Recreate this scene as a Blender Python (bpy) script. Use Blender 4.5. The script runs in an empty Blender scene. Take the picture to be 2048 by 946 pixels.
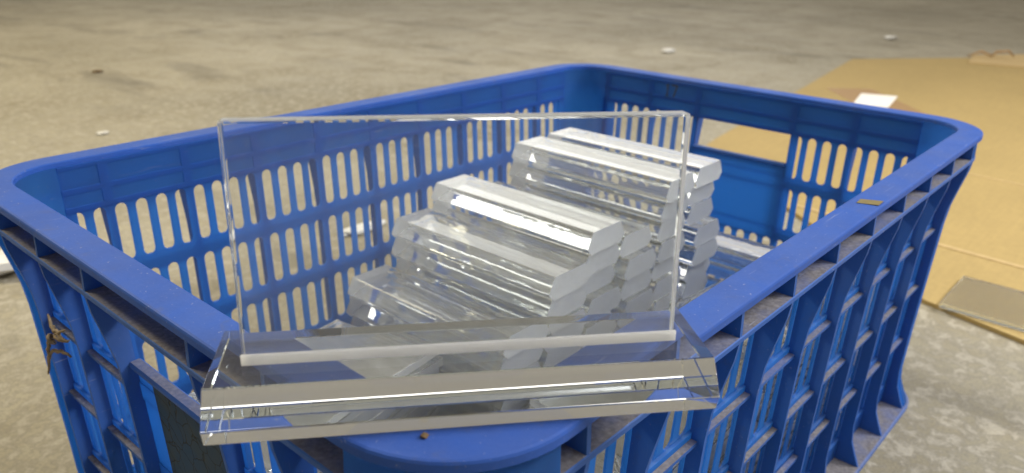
import bpy, bmesh, math, random
from mathutils import Matrix, Vector
random.seed(7)
MM = 0.001
H0 = 250.0                      # crate height in mm: z is counted from the rim, the floor lies at -H0

# ------------------------------------------------------------------ camera, world, light
scene = bpy.context.scene
C = scene.collection
cam_d = bpy.data.cameras.new('camera')
cam = bpy.data.objects.new('camera', cam_d); C.objects.link(cam)
cam_d.sensor_width = 36; cam_d.lens = 1577.1 / 2048 * 36
cam_d.clip_start = 0.005; cam_d.clip_end = 100
right = Vector((.66482097, -.74676347, .01890494))
up = Vector((.26578157, .26011742, .92827748))
back = Vector((-.69812122, -.61211376, .37140748))
CAMPOS = Vector((-114.553, -119.758, 144.204))
cam.matrix_world = Matrix(((right.x, up.x, back.x, CAMPOS.x*MM), (right.y, up.y, back.y, CAMPOS.y*MM),
                           (right.z, up.z, back.z, (CAMPOS.z+H0)*MM), (0, 0, 0, 1)))
cam_d.dof.use_dof = True; cam_d.dof.focus_distance = 0.34; cam_d.dof.aperture_fstop = 13
scene.camera = cam

world = bpy.data.worlds.new('World'); scene.world = world; world.use_nodes = True
bg = world.node_tree.nodes['Background']
bg.inputs[0].default_value = (1.0, 0.90, 0.74, 1); bg.inputs[1].default_value = 0.28

def area(name, loc, target, sx, sy, power, col):
    d = bpy.data.lights.new(name, 'AREA'); d.shape = 'RECTANGLE'; d.size = sx; d.size_y = sy
    d.energy = power; d.color = col
    o = bpy.data.objects.new(name, d); C.objects.link(o); o.location = loc
    o.rotation_euler = (Vector(target) - Vector(loc)).to_track_quat('-Z', 'Y').to_euler()
    return o
area('hall_lamp', (1.65, -1.15, 1.6), (0.5, 0.0, 0.1), .8, .7, 50, (0.98, 0.97, 0.95))
area('ceiling_light', (0.7, -1.7, 3.0), (0.4, 0.2, 0.0), 1.6, 1.2, 52, (0.97, 0.98, 1.0))
area('ceiling_light', (-0.6, 2.5, 2.5), (0.1, 1.2, 0.0), .6, .4, 80, (1.0, 0.88, 0.60))
area('far_sheen_light', (4.6, 4.1, 2.4), (0.4, 0.3, 0.2), 5.0, 1.55, 50, (1.0, 0.97, 0.91))  # added light panel, no known window; gives bar tops and rims their sheen

vs = scene.view_settings
vs.view_transform = 'Standard'; vs.look = 'None'; vs.exposure = 0.20; vs.gamma = 1; vs.use_curve_mapping = False
cy = scene.cycles
scene.render.engine = 'CYCLES'
cy.max_bounces = 28; cy.diffuse_bounces = 5; cy.glossy_bounces = 12; cy.transmission_bounces = 26; cy.transparent_max_bounces = 16
cy.caustics_reflective = True; cy.caustics_refractive = True; cy.blur_glossy = 0.4
cy.sample_clamp_indirect = 6; cy.use_denoising = True
cy.use_adaptive_sampling = True; cy.adaptive_threshold = 0.012

# ------------------------------------------------------------------ materials
def new_mat(name):
    m = bpy.data.materials.new(name); m.use_nodes = True
    nt = m.node_tree; b = nt.nodes['Principled BSDF']
    return m, nt, b
def N(nt, kind, **kw):
    n = nt.nodes.new(kind)
    for k, v in kw.items():
        if k in n.inputs: n.inputs[k].default_value = v
        else: setattr(n, k, v)
    return n
def mix(nt, fac, a, b, blend='MIX'):
    n = nt.nodes.new('ShaderNodeMix'); n.data_type = 'RGBA'; n.blend_type = blend
    for sock, v in ((n.inputs[0], fac), (n.inputs[6], a), (n.inputs[7], b)):
        if hasattr(v, 'node'): nt.links.new(v, sock)
        elif sock.type == 'RGBA': sock.default_value = (*v, 1)
        else: sock.default_value = v
    return n.outputs[2]
def ramp(nt, src, p0, p1, c0=(0, 0, 0), c1=(1, 1, 1)):
    r = nt.nodes.new('ShaderNodeValToRGB'); e = r.color_ramp.elements
    e[0].position = p0; e[1].position = p1; e[0].color = (*c0, 1); e[1].color = (*c1, 1)
    nt.links.new(src, r.inputs[0]); return r.outputs[0]
def noise(nt, scale, detail=4, rough=.55, coord=None, dist=0.0):
    n = N(nt, 'ShaderNodeTexNoise', Scale=scale, Detail=detail, Roughness=rough, Distortion=dist)
    if coord is not None: nt.links.new(coord, n.inputs['Vector'])
    return n.outputs['Fac']
def worldpos(nt): return nt.nodes.new('ShaderNodeNewGeometry').outputs['Position']
def bump(nt, b, h, strength, dist):
    n = N(nt, 'ShaderNodeBump', Strength=strength, Distance=dist)
    nt.links.new(h, n.inputs['Height']); nt.links.new(n.outputs[0], b.inputs['Normal']); return n
def math_node(nt, op, a, b=0.0):
    n = nt.nodes.new('ShaderNodeMath'); n.operation = op
    for i, v in enumerate((a, b)):
        if hasattr(v, 'node'): nt.links.new(v, n.inputs[i])
        else: n.inputs[i].default_value = v
    return n.outputs[0]

def plastic(name, base, trans, tfac, dust, rough=.42):
    """moulded blue polypropylene: lets some light through; settled dust on faces that look up"""
    m, nt, b = new_mat(name)
    P = worldpos(nt)
    n1 = noise(nt, 28, 5, .6, P); n2 = noise(nt, 420, 3, .6, P); n3 = noise(nt, 1500, 2, .5, P)
    col = mix(nt, ramp(nt, n1, .35, .7), base, tuple(c*.80 + .012 for c in base))
    haze = ramp(nt, noise(nt, 9, 5, .65, P, .6), .35, .75)
    col = mix(nt, math_node(nt, 'MULTIPLY', haze, .26), col, (.16, .20, .34))
    grime = ramp(nt, noise(nt, 60, 6, .7, P, 1.5), .58, .72)
    col = mix(nt, math_node(nt, 'MULTIPLY', grime, .35), col, (.10, .105, .13))
    geo = nt.nodes.new('ShaderNodeNewGeometry'); sep = nt.nodes.new('ShaderNodeSeparateXYZ')
    nt.links.new(geo.outputs['True Normal'], sep.inputs[0])
    upf = ramp(nt, sep.outputs[2], .80, .97)
    dm = math_node(nt, 'MULTIPLY', upf, math_node(nt, 'MULTIPLY', ramp(nt, n1, .25, .55, (.55,)*3, (1,)*3), dust))
    spk = ramp(nt, n2, .35, .75, (.62,)*3, (1.15,)*3)
    dcol = mix(nt, 1.0, (.215, .20, .205), spk, 'MULTIPLY')
    col = mix(nt, dm, col, dcol)
    # fine scuffs and pale specks
    st = N(nt, 'ShaderNodeMapping'); st.inputs['Scale'].default_value = (1, 1, .12); nt.links.new(P, st.inputs[0])
    sc = ramp(nt, noise(nt, 900, 2, .5, st.outputs[0], .6), .70, .80)
    col = mix(nt, math_node(nt, 'MULTIPLY', sc, .30), col, (.30, .36, .55))
    sp = ramp(nt, noise(nt, 650, 2, .5, P), .70, .76)
    col = mix(nt, math_node(nt, 'MULTIPLY', sp, .55), col, (.34, .37, .46))
    mp2 = N(nt, 'ShaderNodeMapping'); mp2.inputs['Scale'].default_value = (.05, 1, 1); mp2.inputs['Rotation'].default_value = (0, 0, .5); nt.links.new(P, mp2.inputs[0])
    sx = ramp(nt, noise(nt, 520, 3, .6, mp2.outputs[0], .3), .66, .72)
    col = mix(nt, math_node(nt, 'MULTIPLY', math_node(nt, 'MULTIPLY', sx, ramp(nt, noise(nt, 22, 3, .5, P), .46, .60)), .65), col, (.36, .41, .55))
    nt.links.new(col, b.inputs['Base Color'])
    rr = ramp(nt, n1, .3, .75, (rough,)*3, (rough+.2,)*3); nt.links.new(rr, b.inputs['Roughness'])
    b.inputs['Specular IOR Level'].default_value = .16
    bump(nt, b, math_node(nt, 'ADD', n3, math_node(nt, 'MULTIPLY', n2, 1.2)), .12, .0006)
    tr = N(nt, 'ShaderNodeBsdfTranslucent'); tr.inputs[0].default_value = (*trans, 1)
    ms = N(nt, 'ShaderNodeMixShader'); 
    tf = math_node(nt, 'MULTIPLY', math_node(nt, 'SUBTRACT', 1.0, dm), tfac)
    nt.links.new(tf, ms.inputs[0]); nt.links.new(b.outputs[0], ms.inputs[1]); nt.links.new(tr.outputs[0], ms.inputs[2])
    nt.links.new(ms.outputs[0], nt.nodes['Material Output'].inputs[0])
    return m
BLUE, BLUET = (.030, .12, .45), (.13, .40, .80)
M_wall = plastic('blue plastic, thin wall', (.058, .205, .60), BLUET, .72, .25)
M_rim = plastic('blue plastic, rim', (.016, .085, .41), BLUET, .10, .08, .50)
M_rib = plastic('blue plastic, ribs', BLUE, BLUET, .25, .80)
M_flange = plastic('blue plastic, dusty flange', BLUE, BLUET, .22, 1.0)

def acrylic(name, rough=0.0, tint=(.985, .992, .99), scratch=True, film=(.006, .05), wave=0.0, streak=False):
    m, nt, b = new_mat(name)
    nt.nodes.remove(b)
    g = N(nt, 'ShaderNodeBsdfGlass', IOR=1.49, Roughness=rough); g.inputs['Color'].default_value = (*tint, 1)
    out = g.outputs[0]
    P = worldpos(nt)
    if wave:
        bn = N(nt, 'ShaderNodeBump', Strength=1.0, Distance=wave); nt.links.new(noise(nt, 55, 2, .5, P), bn.inputs['Height']); nt.links.new(bn.outputs[0], g.inputs['Normal'])
    if scratch:   # film of dust and fine scratches, with sheen of panel and bars painted in
        d = N(nt, 'ShaderNodeBsdfDiffuse'); d.inputs[0].default_value = (.90, .91, .93, 1)
        ms = N(nt, 'ShaderNodeMixShader')
        if streak:
            mp = N(nt, 'ShaderNodeMapping'); mp.inputs['Scale'].default_value = (1, .07, 1); nt.links.new(P, mp.inputs[0]); P = mp.outputs[0]
        f = ramp(nt, noise(nt, 260, 6, .75, P, .8), .50, .82, (film[0],)*3, (film[1],)*3)
        nt.links.new(f, ms.inputs[0]); nt.links.new(out, ms.inputs[1]); nt.links.new(d.outputs[0], ms.inputs[2]); out = ms.outputs[0]
    nt.links.new(out, nt.nodes['Material Output'].inputs[0])
    return m
M_clear = acrylic('clear polished acrylic', film=(.018, .085))
M_base = acrylic('clear polished acrylic base', film=(.004, .025))
M_bar = acrylic('clear acrylic bar', film=(.04, .17), wave=.00010, streak=True)
def frosted(name, dif, fac, rough, tl=.5):
    m, nt, b = new_mat(name); nt.nodes.remove(b)
    P = worldpos(nt)
    g = N(nt, 'ShaderNodeBsdfGlass', IOR=1.49, Roughness=rough); g.inputs['Color'].default_value = (.97, .98, 1, 1)
    d = N(nt, 'ShaderNodeBsdfDiffuse')
    oi = nt.nodes.new('ShaderNodeObjectInfo')
    mp = N(nt, 'ShaderNodeMapping'); mp.inputs['Scale'].default_value = (1, 1, .15); nt.links.new(P, mp.inputs[0])
    saw = noise(nt, 700, 3, .6, mp.outputs[0])
    base = mix(nt, saw, tuple(c*.70 for c in dif), dif)
    base = mix(nt, 1.0, base, ramp(nt, oi.outputs['Random'], 0, 1, (.72, .74, .78), (1.08, 1.07, 1.05)), 'MULTIPLY')
    nt.links.new(mix(nt, noise(nt, 160, 4, .6, P), tuple(c*.6 for c in dif), base), d.inputs[0])
    t = N(nt, 'ShaderNodeBsdfTranslucent'); t.inputs[0].default_value = (*dif, 1)
    a = N(nt, 'ShaderNodeMixShader', Fac=tl); nt.links.new(d.outputs[0], a.inputs[1]); nt.links.new(t.outputs[0], a.inputs[2])
    ms = N(nt, 'ShaderNodeMixShader', Fac=fac); nt.links.new(g.outputs[0], ms.inputs[1]); nt.links.new(a.outputs[0], ms.inputs[2])
    nt.links.new(ms.outputs[0], nt.nodes['Material Output'].inputs[0])
    return m
M_frost = frosted('sawn acrylic end', (.80, .84, .92), .55, .40)
M_edge = frosted('sawn sheet edge', (.82, .83, .84), .35, .30)
M_seam = frosted('white glue seam', (.98, .98, .98), .92, .5, .7)

def concrete():
    m, nt, b = new_mat('worn concrete'); P = worldpos(nt)
    big = noise(nt, 1.1, 4, .55, P, .3); mid = noise(nt, 7, 6, .62, P, .5); fine = noise(nt, 62, 6, .66, P, .4); grit = noise(nt, 420, 3, .6, P)
    col = mix(nt, ramp(nt, big, .32, .68), (.205, .182, .122), (.445, .405, .31))
    col = mix(nt, math_node(nt, 'MULTIPLY', ramp(nt, mid, .48, .66), .55), col, (.17, .14, .085))
    col = mix(nt, math_node(nt, 'MULTIPLY', ramp(nt, fine, .49, .60), .72), col, (.62, .57, .46))
    col = mix(nt, math_node(nt, 'MULTIPLY', ramp(nt, fine, .46, .34), .55), col, (.20, .18, .14))
    mp = N(nt, 'ShaderNodeMapping'); mp.inputs['Rotation'].default_value = (0, 0, math.radians(-42)); mp.inputs['Scale'].default_value = (1, .35, 1)
    nt.links.new(P, mp.inputs[0])
    stain = ramp(nt, noise(nt, 5.5, 5, .6, mp.outputs[0], .8), .56, .74)
    col = mix(nt, math_node(nt, 'MULTIPLY', stain, .62), col, (.085, .075, .055))
    col = mix(nt, 1.0, col, ramp(nt, grit, .3, .7, (.82,)*3, (1.12,)*3), 'MULTIPLY')
    nt.links.new(col, b.inputs['Base Color'])
    nt.links.new(ramp(nt, mid, .3, .7, (.48,)*3, (.75,)*3), b.inputs['Roughness'])
    bump(nt, b, math_node(nt, 'ADD', fine, math_node(nt, 'MULTIPLY', grit, .6)), .35, .0015)
    return m
def cardboard(name, c):
    m, nt, b = new_mat(name); P = worldpos(nt)
    n1 = noise(nt, 5, 4, .5, P); n2 = noise(nt, 120, 5, .6, P)
    mp = N(nt, 'ShaderNodeMapping'); mp.inputs['Rotation'].default_value = (0, 0, math.radians(-12)); mp.inputs['Scale'].default_value = (.06, 1, 1)
    nt.links.new(P, mp.inputs[0])
    fl = noise(nt, 220, 2, .5, mp.outputs[0])
    col = mix(nt, n1, tuple(x*.86 for x in c), tuple(x*1.08 for x in c))
    col = mix(nt, .5, col, ramp(nt, n2, .3, .7, (.85,)*3, (1.1,)*3), 'MULTIPLY')
    col = mix(nt, .35, col, ramp(nt, fl, .35, .65, (.88,)*3, (1.08,)*3), 'MULTIPLY')
    sm = ramp(nt, noise(nt, 16, 5, .65, P, .8), .60, .75)
    col = mix(nt, math_node(nt, 'MULTIPLY', sm, .25), col, tuple(x*.55 for x in c))
    nt.links.new(col, b.inputs['Base Color']); b.inputs['Roughness'].default_value = .72
    bump(nt, b, math_node(nt, 'ADD', n2, fl), .2, .0008)
    return m
def plain(name, c, rough=.6, var=.2, scale=120):
    m, nt, b = new_mat(name); P = worldpos(nt)
    col = mix(nt, noise(nt, scale, 4, .6, P), tuple(x*(1-var) for x in c), tuple(min(1, x*(1+var)) for x in c))
    nt.links.new(col, b.inputs['Base Color']); b.inputs['Roughness'].default_value = rough
    return m
def cracked(name):
    m, nt, b = new_mat(name); P = worldpos(nt)
    v = N(nt, 'ShaderNodeTexVoronoi', Scale=95, feature='DISTANCE_TO_EDGE')
    ds = N(nt, 'ShaderNodeVectorMath', operation='ADD')
    nn = N(nt, 'ShaderNodeTexNoise', Scale=60, Detail=4); nt.links.new(P, nn.inputs['Vector'])
    sc = N(nt, 'ShaderNodeVectorMath', operation='SCALE', Scale=.012); nt.links.new(nn.outputs['Color'], sc.inputs[0])
    nt.links.new(P, ds.inputs[0]); nt.links.new(sc.outputs[0], ds.inputs[1]); nt.links.new(ds.outputs[0], v.inputs['Vector'])
    cr = ramp(nt, v.outputs['Distance'], .006, .03)
    col = mix(nt, ramp(nt, noise(nt, 45, 5, .6, P), .4, .65), (.018, .055, .13), (.035, .06, .095))
    col = mix(nt, cr, (.02, .02, .022), col)
    nt.links.new(col, b.inputs['Base Color']); b.inputs['Roughness'].default_value = .6; b.inputs['Specular IOR Level'].default_value = .12
    bump(nt, b, cr, .5, .0006)
    return m
M_floor = concrete()
M_card = cardboard('brown cardboard', (.365, .262, .10)); M_card2 = cardboard('pale cardboard', (.47, .34, .16))
M_tape = plain('brown packing tape', (.33, .20, .085), .35, .12)
M_white = plain('white paper', (.80, .78, .74), .7, .06)
M_foam = plain('white plastic film', (.62, .61, .58), .45, .08)
M_label = cracked('worn cracked label')
M_ink = plain('faded black stamp ink', (.035, .05, .075), .6, .3, 900)
M_twine = plain('dry straw twine', (.22, .165, .10), .85, .35, 600)
M_scrap = plain('olive tape scrap', (.16, .125, .045), .5, .25, 400)
M_dirt = plain('brown crumb', (.12, .075, .035), .9, .4, 900)

# ------------------------------------------------------------------ helpers (coordinates in mm, z from the rim)
def W(x, y, z): return Vector((x*MM, y*MM, (z+H0)*MM))
def mesh_from(name, verts, faces, mats, smooth=False, mat_idx=None):
    me = bpy.data.meshes.new(name); me.from_pydata([tuple(v) for v in verts], [], faces)
    bm = bmesh.new(); bm.from_mesh(me); bmesh.ops.recalc_face_normals(bm, faces=bm.faces); bm.to_mesh(me); bm.free()
    for m in (mats if isinstance(mats, (list, tuple)) else [mats]): me.materials.append(m)
    if smooth:
        for p in me.polygons: p.use_smooth = True
    me.update(); return me
def link(name, me, parent=None, mat=None, loc=None):
    o = bpy.data.objects.new(name, me); C.objects.link(o)
    if parent is not None: o.parent = parent
    if mat is not None: o.matrix_local = mat
    if loc is not None: o.location = loc
    return o
def empty(name, loc=(0, 0, 0), rz=0):
    o = bpy.data.objects.new(name, None); C.objects.link(o); o.location = loc; o.rotation_euler = (0, 0, rz)
    o.empty_display_size = .02; return o
def tag(o, label, cat, group=None):
    o['label'] = label; o['category'] = cat
    if group: o['group'] = group
    return o
def kind(o, k): o['kind'] = k; return o
class MB:
    """collects boxes / prisms / tubes in mm, built as one mesh in metres"""
    def __init__(s): s.v = []; s.f = []
    def box(s, x0, x1, y0, y1, z0, z1):
        b = len(s.v)
        s.v += [(x, y, z) for x in (x0, x1) for y in (y0, y1) for z in (z0, z1)]
        s.f += [tuple(b+i for i in q) for q in ((0, 1, 3, 2), (4, 6, 7, 5), (0, 4, 5, 1), (2, 3, 7, 6), (0, 2, 6, 4), (1, 5, 7, 3))]
        return s
    def prism(s, poly, axis, a0, a1):
        """poly: 2-D outline; extruded along axis ('x','y','z')"""
        b = len(s.v); n = len(poly)
        for a in (a0, a1):
            for p, q in poly:
                s.v.append({'x': (a, p, q), 'y': (p, a, q), 'z': (p, q, a)}[axis])
        s.f += [tuple(b+i for i in range(n)), tuple(b+n+i for i in reversed(range(n)))]
        s.f += [(b+i, b+(i+1) % n, b+n+(i+1) % n, b+n+i) for i in range(n)]
        return s
    def tube(s, pts, radii, seg=7):
        pts = [Vector(p) for p in pts]; n = len(pts); b = len(s.v)
        for i, p in enumerate(pts):
            t = (pts[min(i+1, n-1)] - pts[max(i-1, 0)]).normalized()
            a = t.cross(Vector((0.3, .2, 1))).normalized(); c = t.cross(a)
            r = radii[i] if isinstance(radii, (list, tuple)) else radii
            s.v += [tuple(p + (a*math.cos(k*2*math.pi/seg) + c*math.sin(k*2*math.pi/seg))*r) for k in range(seg)]
        for i in range(n-1):
            for k in range(seg):
                s.f.append((b+i*seg+k, b+i*seg+(k+1) % seg, b+(i+1)*seg+(k+1) % seg, b+(i+1)*seg+k))
        s.f += [tuple(b+k for k in range(seg)), tuple(b+(n-1)*seg+k for k in reversed(range(seg)))]
        return s
    def mesh(s, name, mats, smooth=False, bevel=0, bseg=1):
        me = mesh_from(name, [(x*MM, y*MM, z*MM) for x, y, z in s.v], s.f, mats, smooth)
        if bevel:
            bm = bmesh.new(); bm.from_mesh(me)
            bmesh.ops.bevel(bm, geom=bm.edges[:], offset=bevel*MM, segments=bseg, profile=.5, affect='EDGES', clamp_overlap=True)
            bm.to_mesh(me); bm.free()
        return me

# ------------------------------------------------------------------ setting: the concrete floor
def make_floor():
    bm = bmesh.new()
    bmesh.ops.create_grid(bm, x_segments=2, y_segments=2, size=9)
    me = bpy.data.meshes.new('floor'); bm.to_mesh(me); bm.free(); me.materials.append(M_floor)
    o = link('floor', me); o.location = (4, 3.5, 0); kind(o, 'structure')
make_floor()

# ------------------------------------------------------------------ the crate
LX, LY, RC = 610.0, 420.0, 50.0
SLOPE = 0.048                     # inward lean of the walls
def d_out(z): return 15.5 + SLOPE*(-z)
def rr_loop(d, seg=10):
    """rounded rectangle inset by d from the rim's outer outline"""
    r = RC - d; pts = []
    for cx, cy, a0 in ((LX-RC, RC, -90), (LX-RC, LY-RC, 0), (RC, LY-RC, 90), (RC, RC, 180)):
        for k in range(seg+1):
            a = math.radians(a0 + 90*k/seg); pts.append((cx + r*math.cos(a), cy + r*math.sin(a)))
    return pts
def ring(name, profile, mat, seg=12, smooth=True):
    loops = [rr_loop(d, seg) for d, z in profile]; n = len(loops[0]); m = len(profile)
    v = [(x*MM, y*MM, profile[i][1]*MM) for i in range(m) for x, y in loops[i]]
    f = [(i*n+k, i*n+(k+1) % n, ((i+1) % m)*n+(k+1) % n, ((i+1) % m)*n+k) for i in range(m) for k in range(n)]
    me = mesh_from(name, v, f, mat, smooth)
    if smooth:
        for e in me.edges: pass
        me.set_sharp_from_angle(angle=math.radians(14))
    return me

crate = empty('plastic_crate', (0, 0, H0*MM))
tag(crate, 'blue plastic slotted crate filled with clear acrylic, standing on the concrete floor', 'crate')
rim = link('rim', ring('rim', [(0.0, -4.4), (0.0, -1.4), (.4, -.5), (1.2, -.1), (9, .2), (17.0, 0.0), (17.8, -.6), (18.0, -2.0), (18.0, -3.4), (2.2, -3.4), (2.0, -4.4)], M_rim), crate)
ffl = link('lower_flange', ring('lower_flange', [(1.6, -21.4), (1.6, -19.2), (2.1, -18.8), (16.2, -18.8), (16.2, -21.4)], M_flange), crate)
bfl = link('base_flange', ring('base_flange', [(6.5, -249.5), (6.5, -246.8), (8, -246), (27.5, -246), (27.5, -249.5)], M_flange), crate)
def bottom_plate():
    lp = rr_loop(27.2, 8); n = len(lp)
    v = [(x*MM, y*MM, z*MM) for z in (-249.0, -245.0) for x, y in lp]
    f = [tuple(range(n)), tuple(range(n, 2*n))] + [(k, (k+1) % n, n+(k+1) % n, n+k) for k in range(n)]
    link('bottom', mesh_from('bottom', v, f, M_wall), crate)
bottom_plate()
# outer outline of the ribs / corner posts, as distance inward from the rim's outer plane
RIB = [(-3.0, 2.6), (-21.0, 2.0), (-30, 3.2), (-40, 5.6), (-50, 8.0), (-60, 10.2), (-75, 11.8), (-120, 14.0), (-170, 16.2), (-212, 17.6), (-226, 16.4), (-236, 12.6), (-243, 9.5), (-246.2, 8.2)]
def corner_posts():
    for i, (cx, cy, a0) in enumerate(((RC, RC, 180), (LX-RC, RC, 270), (LX-RC, LY-RC, 0), (RC, LY-RC, 90))):
        seg = 9; v = []; f = []; m = len(RIB)
        for z, d in RIB:                        # outer skin
            for k in range(seg+1):
                a = math.radians(a0 + 90*k/seg); r = RC - d; v.append(((cx+r*math.cos(a))*MM, (cy+r*math.sin(a))*MM, z*MM))
        for z, d in RIB:                        # inner skin = inner wall face
            for k in range(seg+1):
                a = math.radians(a0 + 90*k/seg); r = RC - d_out(z) - 2.5; v.append(((cx+r*math.cos(a))*MM, (cy+r*math.sin(a))*MM, z*MM))
        w = seg+1; o = m*w
        for j in range(m-1):
            for k in range(seg):
                f.append((j*w+k, j*w+k+1, (j+1)*w+k+1, (j+1)*w+k)); f.append((o+j*w+k, o+j*w+k+1, o+(j+1)*w+k+1, o+(j+1)*w+k))
            for k in (0, seg): f.append((j*w+k, (j+1)*w+k, o+(j+1)*w+k, o+j*w+k))
        for j in (0, m-1):
            for k in range(seg): f.append((j*w+k, j*w+k+1, o+j*w+k+1, o+j*w+k))
        me = mesh_from('corner_post', v, f, M_wall, True); me.set_sharp_from_angle(angle=math.radians(35))
        link('corner_post', me, crate)
corner_posts()

ROWS = [(-34.5, -75.0), (-85.5, -126.0), (-136.5, -177.0), (-187.5, -228.0)]
RH = 40.5
def slat_mesh(pitch, bar=5.5):
    hp = pitch/2; hb = bar/2; r = hp - hb; top = RH/2; pts = []
    for k in range(4):
        a = math.radians(90*k/3); pts.append((-hp + r*math.sin(a), top - r + r*math.cos(a)))
    left = pts + [(x, -z) for x, z in reversed(pts)]
    poly = left + [(-x, z) for x, z in reversed(left)]
    return MB().prism(poly, 'y', 16.7, 17.9).mesh('slat', M_wall)
SLAT = {}
def get_slat(p):
    k = round(p, 2)
    if k not in SLAT: SLAT[k] = slat_mesh(p)
    return SLAT[k]
rib_poly = [(d + SLOPE*z, z) for z, d in RIB] + [(15.9, z) for z in (-246.2, -3.0)]
RIBME = MB().prism(rib_poly, 'x', -1.15, 1.15).mesh('rib', M_rib)
slat_list = []
ledge_cache = {}
def make_wall(name, L, origin, rz, ribs, first, pitch, handle=None):
    """wall in its own frame: x along, y inward, z up; leans inward"""
    mat = Matrix.Translation(Vector(origin)*MM) @ Matrix.Rotation(rz, 4, 'Z') @ Matrix.Translation((0, 15.5*MM, 0)) @ Matrix.Rotation(math.atan(SLOPE), 4, 'X') @ Matrix.Translation((0, -15.5*MM, 0))
    mb = MB(); A, B = RC+.2, L-RC-.2; y0, y1 = 15.5, 18.0
    mb.box(A, B, y0, y1, -34.5, -3.6)
    for za, zb in ((-75, -85.5), (-126, -136.5), (-177, -187.5), (-228, -246)): mb.box(A, B, y0-.6, y1, zb, za)
    p4 = pitch/4
    for ri, (zt, zb) in enumerate(ROWS):
        cs = []
        j = -40
        while j < 60:
            c = first + j*p4; j += 1
            if c - p4/2 < A+1 or c + p4/2 > B-1: continue
            if handle and handle[0]-p4/2+.3 < c < handle[1]+p4/2-.3 and not (abs(c-handle[0]) < p4*.45 and c <= handle[0]) and not (abs(c-handle[1]) < p4*.45 and c >= handle[1]): continue
            if handle and handle[0] < c + p4/2 - .2 and c < handle[1]: continue
            if handle and handle[1] > c - p4/2 + .2 and c > handle[0]: continue
            cs.append((c, p4))
        if handle and ri >= 2:
            n = 7; lo = max([c+p/2 for c, p in cs if c < (handle[0]+handle[1])/2] + [A]); hi = min([c-p/2 for c, p in cs if c > (handle[0]+handle[1])/2] + [B])
            n = round((hi-lo)/p4)
            cs += [(lo + (hi-lo)*(k+.5)/n, (hi-lo)/n) for k in range(n)]
        cs.sort()
        # solid filling where there are no slats
        e = A
        for c, p in cs + [(B+.0, 0.0)]:
            lo = c - p/2
            if lo - e > .3:
                if handle and ri == 0 and e <= handle[0]+8 and lo >= handle[1]-8:
                    mb.box(e, handle[0], y0, y1, zb, zt); mb.box(handle[1], lo, y0, y1, zb, zt); mb.box(handle[0], handle[1], y0, y1, zb, -64)
                else: mb.box(e, lo, y0, y1, zb, zt)
            e = c + p/2
        for c, p in cs: slat_list.append((name, c, p, zt, ri))
    wall = link('wall', mb.mesh('wall', M_wall), crate, mat)
    walls[name] = (wall, mat)
    fb = MB(); zs = [(-6.2, -3.7), (-22.2, -18.6), (-34.2, -30.6)]  # bars added to imitate the shade of ribs and flange behind the backlit band
    for za, zb in zs: fb.box(A, B, 18.02, 18.4, za, zb)
    for s in ribs:
        for (za, zb), (zc, zd) in zip(zs, zs[1:]): fb.box(s-3, s+3, 18.02, 18.4, zd, za)
    link('band_shade_bars', fb.mesh('band_shade_bars', M_wall), wall)
    for s in ribs: link('rib', RIBME, wall, Matrix.Translation((s*MM, 0, 0)))
    rs = sorted(ribs)
    for a, b in zip(rs, rs[1:]):
        if b - a > pitch*1.3: continue
        for za in (-78.5, -129.5, -180.5):
            k = round(b-a, 1)
            if k not in ledge_cache:
                ledge_cache[k] = MB().prism([(11.5, -2.2), (11.5, 0), (15.0, 0), (15.0, -2.2)], 'x', 0, b-a-2.3).mesh('ledge', M_flange)
            link('ledge', ledge_cache[k], wall, Matrix.Translation(((a+1.15)*MM, 0, za*MM)))
    return wall
walls = {}
w_right = make_wall('right', LX, (0, 0, 0), 0, [174+54.5*k for k in range(-2, 8)], 174, 54.5)
w_left = make_wall('left', LY, (0, LY, 0), -math.pi/2, [LY-y for y in (358, 303, 246, 148, 93.5)], LY-246, 54.5, (LY-246, LY-148))
w_farl = make_wall('farl', LX, (LX, LY, 0), math.pi, [LX-(187+55*k) for k in range(-2, 7)], LX-187, 55.0)
w_farr = make_wall('farr', LY, (LX, 0, 0), math.pi/2, [103, 158, 257, 312, 366], 158, 54.5, (158, 257))
# the slats that show largest become parts, the rest stay one run of geometry
def px_size(entry):
    name, c, p, zt, ri = entry
    wall, mat = walls[name]
    P = mat @ Vector((c*MM, 16*MM, (zt-RH/2)*MM)) / MM
    v = P - CAMPOS; dep = -v.dot(back); X = v.dot(right)/dep*1577 + 1024; Y = 473 - v.dot(up)/dep*1577
    s = 1577/dep * abs((mat.to_3x3() @ Vector((1, 0, 0))).dot(back.cross(up)))
    if not (-30 < X < 2080 and -60 < Y < 1010): s *= .01
    if ri == 3 and name.startswith('far'): s *= .05
    return s
slat_list.sort(key=px_size, reverse=True)
for e in slat_list[:300]:
    name, c, p, zt, ri = e
    link('slat', get_slat(p), walls[name][0], Matrix.Translation((c*MM, 0, (zt-RH/2)*MM)))
rest_v, rest_f = [], []
for e in slat_list[300:]:
    name, c, p, zt, ri = e; me = get_slat(p); M = walls[name][1] @ Matrix.Translation((c*MM, 0, (zt-RH/2)*MM)); b = len(rest_v)
    rest_v += [M @ v.co for v in me.vertices]; rest_f += [tuple(b+i for i in q.vertices) for q in me.polygons]
if rest_v: kind(link('slat_run', mesh_from('slat_run', rest_v, rest_f, M_wall), crate), 'stuff')
print('slats', len(slat_list))

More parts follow.
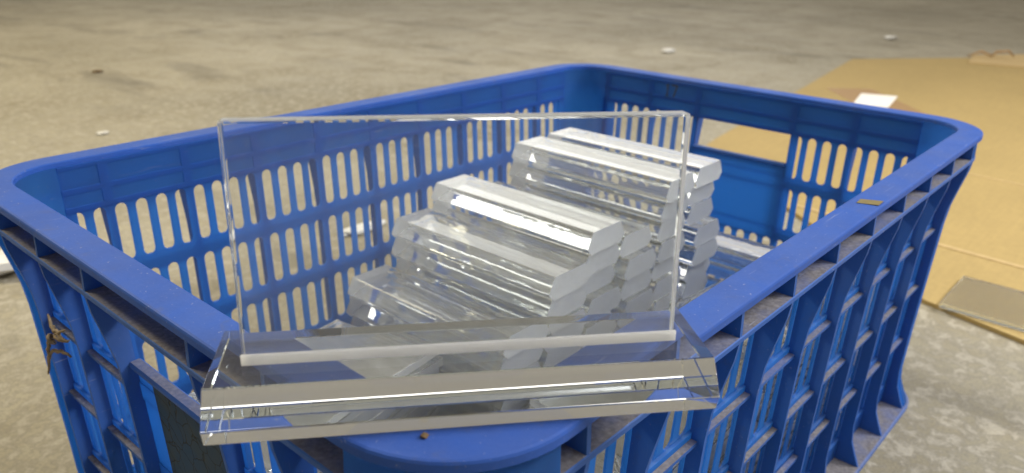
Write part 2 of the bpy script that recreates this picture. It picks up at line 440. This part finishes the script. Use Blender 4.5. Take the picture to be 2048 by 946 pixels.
# hand grips of the two short walls: a frame round the opening and a raised panel under it
def grip(wall, a, b, label_on):
    mb = MB().prism([(12.8, -66.2), (12.0, -65.0), (12.0, -63.4), (13.0, -62.3), (17.6, -62.3), (18.6, -63.2), (18.6, -65.4), (15.0, -66.6)], 'x', a+1.3, b-1.3)
    link('grip_lip', mb.mesh('grip_lip', M_rib), wall)
    if label_on:
        o = link('worn_label', MB().box(a+19, b-3, 14.4, 14.85, -131, -68.5).mesh('worn_label', M_label), wall)
        o['label'] = 'dark cracked peeling label'
grip(w_left, LY-246, LY-148, True); grip(w_farr, 158, 257, False)
# stamped number on the far short wall
st = MB()
st.box(-2.0, -.6, 0, .3, -5.5, 6.5).box(-3.6, -2.0, 0, .3, 3.8, 5.2).box(-4.0, 1.4, 0, .3, -7.0, -5.5)
st.box(3.2, 10.0, 0, .3, 5.0, 6.5).prism([(8.4, 5.0), (10.0, 5.0), (6.6, -7), (5.0, -7)], 'y', 0, .3)
link('stamped_number', st.mesh('stamped_number', M_ink), w_farr, Matrix.Translation((291*MM, 18.35*MM, -13*MM)) @ Matrix.Rotation(math.pi, 4, 'Z'))

# ------------------------------------------------------------------ clear acrylic bars (end frosted) stacked in the crate
BARL, BARH, BW, BT = 148.0, 16.0, 41.8, 31.0
def bar_profile(w, t, h, drop=10.6, c=.5):
    return [(-w/2+4.2, 0), (w/2-4.2, 0), (w/2-.2, h-drop-.5), (w/2, h-drop), (w/2-.1, h-drop+.4), (t/2+.35, h-c), (t/2-.4, h), (-t/2+.4, h), (-t/2-.35, h-c), (-w/2+.1, h-drop+.4), (-w/2, h-drop), (-w/2+.2, h-drop-.5)]
def bar_mesh(L, h=BARH-.12):
    me = MB().prism(bar_profile(BW, BT, h), 'y', 0, L).mesh('acrylic_bar', [M_bar, M_frost])
    for p in me.polygons: p.material_index = 1 if abs(p.normal.y) > .9 else 0
    return me
BARM = bar_mesh(BARL)
ordn = ['topmost', 'second', 'third', 'fourth', 'fifth', 'sixth', 'seventh', 'eighth', 'ninth', 'tenth', 'eleventh', 'twelfth', 'thirteenth', 'fourteenth', 'fifteenth', 'sixteenth', 'seventeenth', 'eighteenth', 'nineteenth', 'twentieth', 'twenty-first', 'twenty-second', 'twenty-third', 'twenty-fourth', 'twenty-fifth', 'twenty-sixth', 'twenty-seventh', 'twenty-eighth']
def nth(k): return ordn[k] if k == 0 else ordn[k] + ' from top'
ZF = -245.0 + .15
# stack: centre x, y start, top z, description
stacks = [(207.5, 152, -90, 'lowest stack, nearest the sign'),
          (250.5, 154, -58, 'second stack counted from the sign'),
          (294.0, 157, -42, 'third stack counted from the sign'),
          (337.5, 156, -58, 'fourth stack counted from the sign'),
          (381.0, 155, -26, 'nearer one of the two tall stacks'),
          (425.0, 154, -26, 'tall stack farthest from the sign'),
          (478.0, 33, -106, 'low stack right of the tall ones')]
for cx, ys, ztop, where in stacks:
    n = int((ztop - ZF)/BARH)
    off = ztop - ZF - n*BARH                     # leftover goes under the stack as a spacer strip
    sp = MB().box(-BW/2+3, BW/2-3, 6, BARL-6, 0, off-.1)
    if off > .6:
        o = link('spacer_strip', sp.mesh('spacer_strip', M_bar), None, None, W(cx, ys, ZF))
        tag(o, 'clear acrylic spacer strip under the ' + where, 'strip', 'spacer strips under the bars')
    for k in range(n):
        z = ZF + off + (n-1-k)*BARH
        jx = random.uniform(-.55, .55); jy = random.uniform(-4.0, 4.0); yaw = math.radians(random.uniform(-.25, .25))
        if ys > 150 and cx > 420 and k >= 3: jy -= 5.0
        if ys < 100: jx *= 4; yaw *= 5
        o = link('acrylic_bar', BARM); o.location = W(cx+jx, ys+jy, z); o.rotation_euler = (0, 0, yaw)
        tag(o, 'clear acrylic bar, %s in the %s' % (nth(k), where), 'acrylic bar', 'acrylic bars stacked in the crate')

# ------------------------------------------------------------------ piles of clear sheets
def sheet_mesh(a, b, t):
    me = MB().box(-a/2, a/2, -b/2, b/2, 0, t).mesh('acrylic_sheet', [M_bar, M_edge], False, .35)
    for p in me.polygons: p.material_index = 1 if abs(p.normal.z) < .5 else 0
    return me
ST = 6.0
piles = [(108, 236, 136, 92, 6, -108, 'pile beside the lowest bars'),
         (112, 88, 138, 92, -39, -112, 'pile right under the sign'),
         (255, 86, 138, 84, 3, -118, 'right-wall pile nearer the sign'),
         (396, 86, 120, 84, -4, -112, 'right-wall pile farther from the sign')]
for cx, cyy, a, b, ang, ztop, where in piles:
    me = sheet_mesh(a, b, ST-.12); n = int((ztop-ZF)/ST)
    for k in range(n):
        o = link('acrylic_sheet', me)
        o.location = W(cx+random.uniform(-2.2, 2.2), cyy+random.uniform(-2.2, 2.2), ZF + (n-1-k)*ST)
        o.rotation_euler = (0, 0, math.radians(ang + random.uniform(-2.0, 2.0)))
        tag(o, 'clear acrylic sheet, %s of the %s' % (nth(k), where), 'acrylic sheet', 'acrylic sheets piled in the crate')

# ------------------------------------------------------------------ the sign: a bevelled base with an upright panel, set across the crate's near corner
ax = Vector((119.5, -99.5, 0)).normalized(); ang = math.atan2(ax.y, ax.x)
sign = empty('acrylic_sign', W(29.6, 21.2, .45), ang)
tag(sign, 'blank clear acrylic sign with upright panel, set across the near corner of the crate', 'sign')
SL, SH = 157.0, 15.6
b_me = MB().prism([(.9, 0), (-.8, 5.6), (6.8, SH), (42.4, SH), (50.0, 5.6), (48.3, 0)], 'x', -SL/2, SL/2).mesh('base', M_base, False, .28)
link('base', b_me, sign)
PW, PT, PH = 138.0, 6.6, 75.0
PX, PY = .2, 19.6
seam = MB().box(PX-PW/2-.3, PX+PW/2+.3, PY-1.3, PY-.06, SH+.06, SH+3.6)
link('glue_seam', seam.mesh('glue_seam', M_seam, False, .2), sign)
p_me = MB().box(-PW/2, PW/2, 0, PT, 0, PH).mesh('panel', [M_clear, M_edge], False, .75, 2)
for p in p_me.polygons: p.material_index = 1 if abs(p.normal.y) < .5 else 0
link('panel', p_me, sign, Matrix.Translation((PX*MM, PY*MM, (SH+.12)*MM)) @ Matrix.Rotation(math.radians(-3.4), 4, 'X'))

# ------------------------------------------------------------------ cardboard on the floor
FZ = -H0
def card():
    poly = [(1266, 577), (1150, 551), (1040, 365), (800, 58), (771, -46), (560, -1010), (3400, -1010), (2850, 505), (2523, 760)]
    o = tag(link('cardboard_sheet', MB().prism(poly, 'z', 0, 4.5).mesh('cardboard_sheet', M_card), None, None, W(0, 0, FZ+.3)),
            'large flattened brown cardboard sheet on the floor beside the crate', 'cardboard')
    def strip(name, pts, w, h, m):
        (x0, y0), (x1, y1) = pts; d = Vector((x1-x0, y1-y0, 0)).normalized(); q = Vector((-d.y, d.x, 0))*w/2
        r = [(x0+q.x, y0+q.y), (x1+q.x, y1+q.y), (x1-q.x, y1-q.y), (x0-q.x, y0-q.y)]
        return link(name, MB().prism(r, 'z', 4.55, 4.55+h).mesh(name, m), o)
    strip('crease', ((1010, 300), (960, -300)), 9, 1.0, M_card2)
    strip('crease', ((1420, 560), (1330, -500)), 6, .6, M_card2)
    strip('packing_tape', ((2010, 585), (1790, 385)), 120, .25, M_tape)
    lab = link('paper_label', MB().prism([(1821, 506), (1966, 537), (1997, 458), (1838, 431)], 'z', 5.0, 5.3).mesh('paper_label', M_white), o)
card()
tag(link('acrylic_sheet', (lambda m: m)(MB().box(0, 100, -180, 0, 0, 6).mesh('acrylic_sheet_floor', M_clear, False, .4)), None, None, W(790, 42, FZ+5.0)),
    'clear acrylic sheet lying on the cardboard at the lower right', 'acrylic sheet')
# torn flap of pale cardboard at the far end of the sheet
def crumple(name, cx, cyy, rx, ry, rz, m, label, cat, seed, z=FZ+.5, n=2):
    rnd = random.Random(seed); bm = bmesh.new(); bmesh.ops.create_icosphere(bm, subdivisions=n, radius=1)
    for v in bm.verts:
        k = 1 + rnd.uniform(-.32, .32)
        v.co = Vector((v.co.x*rx*k, v.co.y*ry*k, max(0, v.co.z*.5*k+.5)*rz))*MM
    me = bpy.data.meshes.new(name); bm.to_mesh(me); bm.free(); me.materials.append(m)
    tag(link(name, me, None, None, W(cx, cyy, z)), label, cat)
flap = MB().prism([(2720, 470), (2905, 500), (3120, 330), (3400, -300), (2900, -260)], 'z', 0, 4).mesh('torn_cardboard', M_card2)
tag(link('torn_cardboard', flap, None, None, W(0, 0, FZ+5.2)), 'torn paler cardboard piece at the far end of the brown sheet', 'cardboard scrap')
tw = MB().tube([(2850, 505, 4), (2870, 470, 22), (2880, 440, 10), (2860, 425, 26), (2885, 395, 30), (2900, 380, 12)], [2, 4, 4, 4, 4, 2], 6).mesh('twisted_strap', M_tape, True)
tag(link('twisted_strap', tw, None, None, W(0, 0, FZ+5.5)), 'dark twisted strip lying on the torn cardboard', 'strip')
crumple('plastic_scrap', 135, 880, 34, 30, 26, M_foam, 'white crumpled plastic on the floor at the left picture edge', 'plastic scrap', 4)
crumple('plastic_scrap', 500, 690, 34, 12, 8, M_foam, 'white plastic scrap on the floor seen through the far slots', 'plastic scrap', 5)
crumple('paper_scrap', 2211, 1252, 26, 20, 12, M_foam, 'white paper scrap on the floor beyond the far crate corner', 'paper scrap', 6)
crumple('paper_scrap', 3174, 850, 30, 22, 12, M_foam, 'small white paper scrap on the floor at the upper right', 'paper scrap', 8)
crumple('paper_scrap', 472, 1444, 12, 8, 4, M_foam, 'tiny pale scrap on the floor left of the sign', 'paper scrap', 9)
crumple('dark_pebble', 731, 2097, 16, 9, 6, M_dirt, 'small dark lump on the floor at the upper left', 'pebble', 10)
crumple('dirt_crumb', 17.0, 28.6, 1.6, 1.2, 1.2, M_dirt, 'small brown crumb on the near rounded corner of the rim', 'crumb', 11, .35, 1)
# scrap of tape on the long rim
tp = MB().prism([(330, 12.4), (338.5, 13.0), (344, 1.9), (334.5, 1.6)], 'z', .32, .50)
tag(link('tape_scrap', tp.mesh('tape_scrap', M_scrap), None, None, W(0, 0, 0)), 'small olive brown tape scrap stuck on the right rim', 'tape')
# dry twine knotted round a slat of the near short wall
def twine():
    root = empty('knotted_twine', W(9, 335, -82)); tag(root, 'dry brown twine knotted round a slat of the left wall', 'twine')
    rnd = random.Random(21)
    ends = [((13.5, 347, -72), (8.6, 335, -81), (12.5, 319, -71)), ((13, 344, -84), (8.2, 334, -80), (12.8, 322, -80)),
            ((12.8, 321, -89), (8.0, 334, -82), (8.6, 350, -103)), ((8.2, 336, -79), (7.6, 338, -86), (9.4, 357, -113)),
            ((13, 340, -76), (9.0, 331, -77), (12.6, 318, -78))]
    for p0, p1, p2 in ends:
        p0, p1, p2 = Vector(p0), Vector(p1), Vector(p2); n = 11; pts = []
        for i in range(n):
            t = i/(n-1); q = p0*(1-t)**2 + p1*2*t*(1-t)*1.0 + p2*t*t
            pts.append(q + Vector((rnd.uniform(-.35, .35), rnd.uniform(-.8, .8), rnd.uniform(-.8, .8))) - Vector((9, 335, -82)))
        rr = [.35 + .75*math.sin(math.pi*min(1, max(0, .12+.8*i/(n-1)))) for i in range(n)]
        link('strand', MB().tube(pts, rr, 6).mesh('strand', M_twine, True), root)
    loop = [(-.9 + 1.8*math.cos(a*1.3), -1 + 3.0*math.cos(a), 1 + 2.6*math.sin(a)) for a in [i*2*math.pi/11 for i in range(12)]]
    link('knot', MB().tube(loop, 1.0, 6).mesh('knot', M_twine, True), root)
twine()
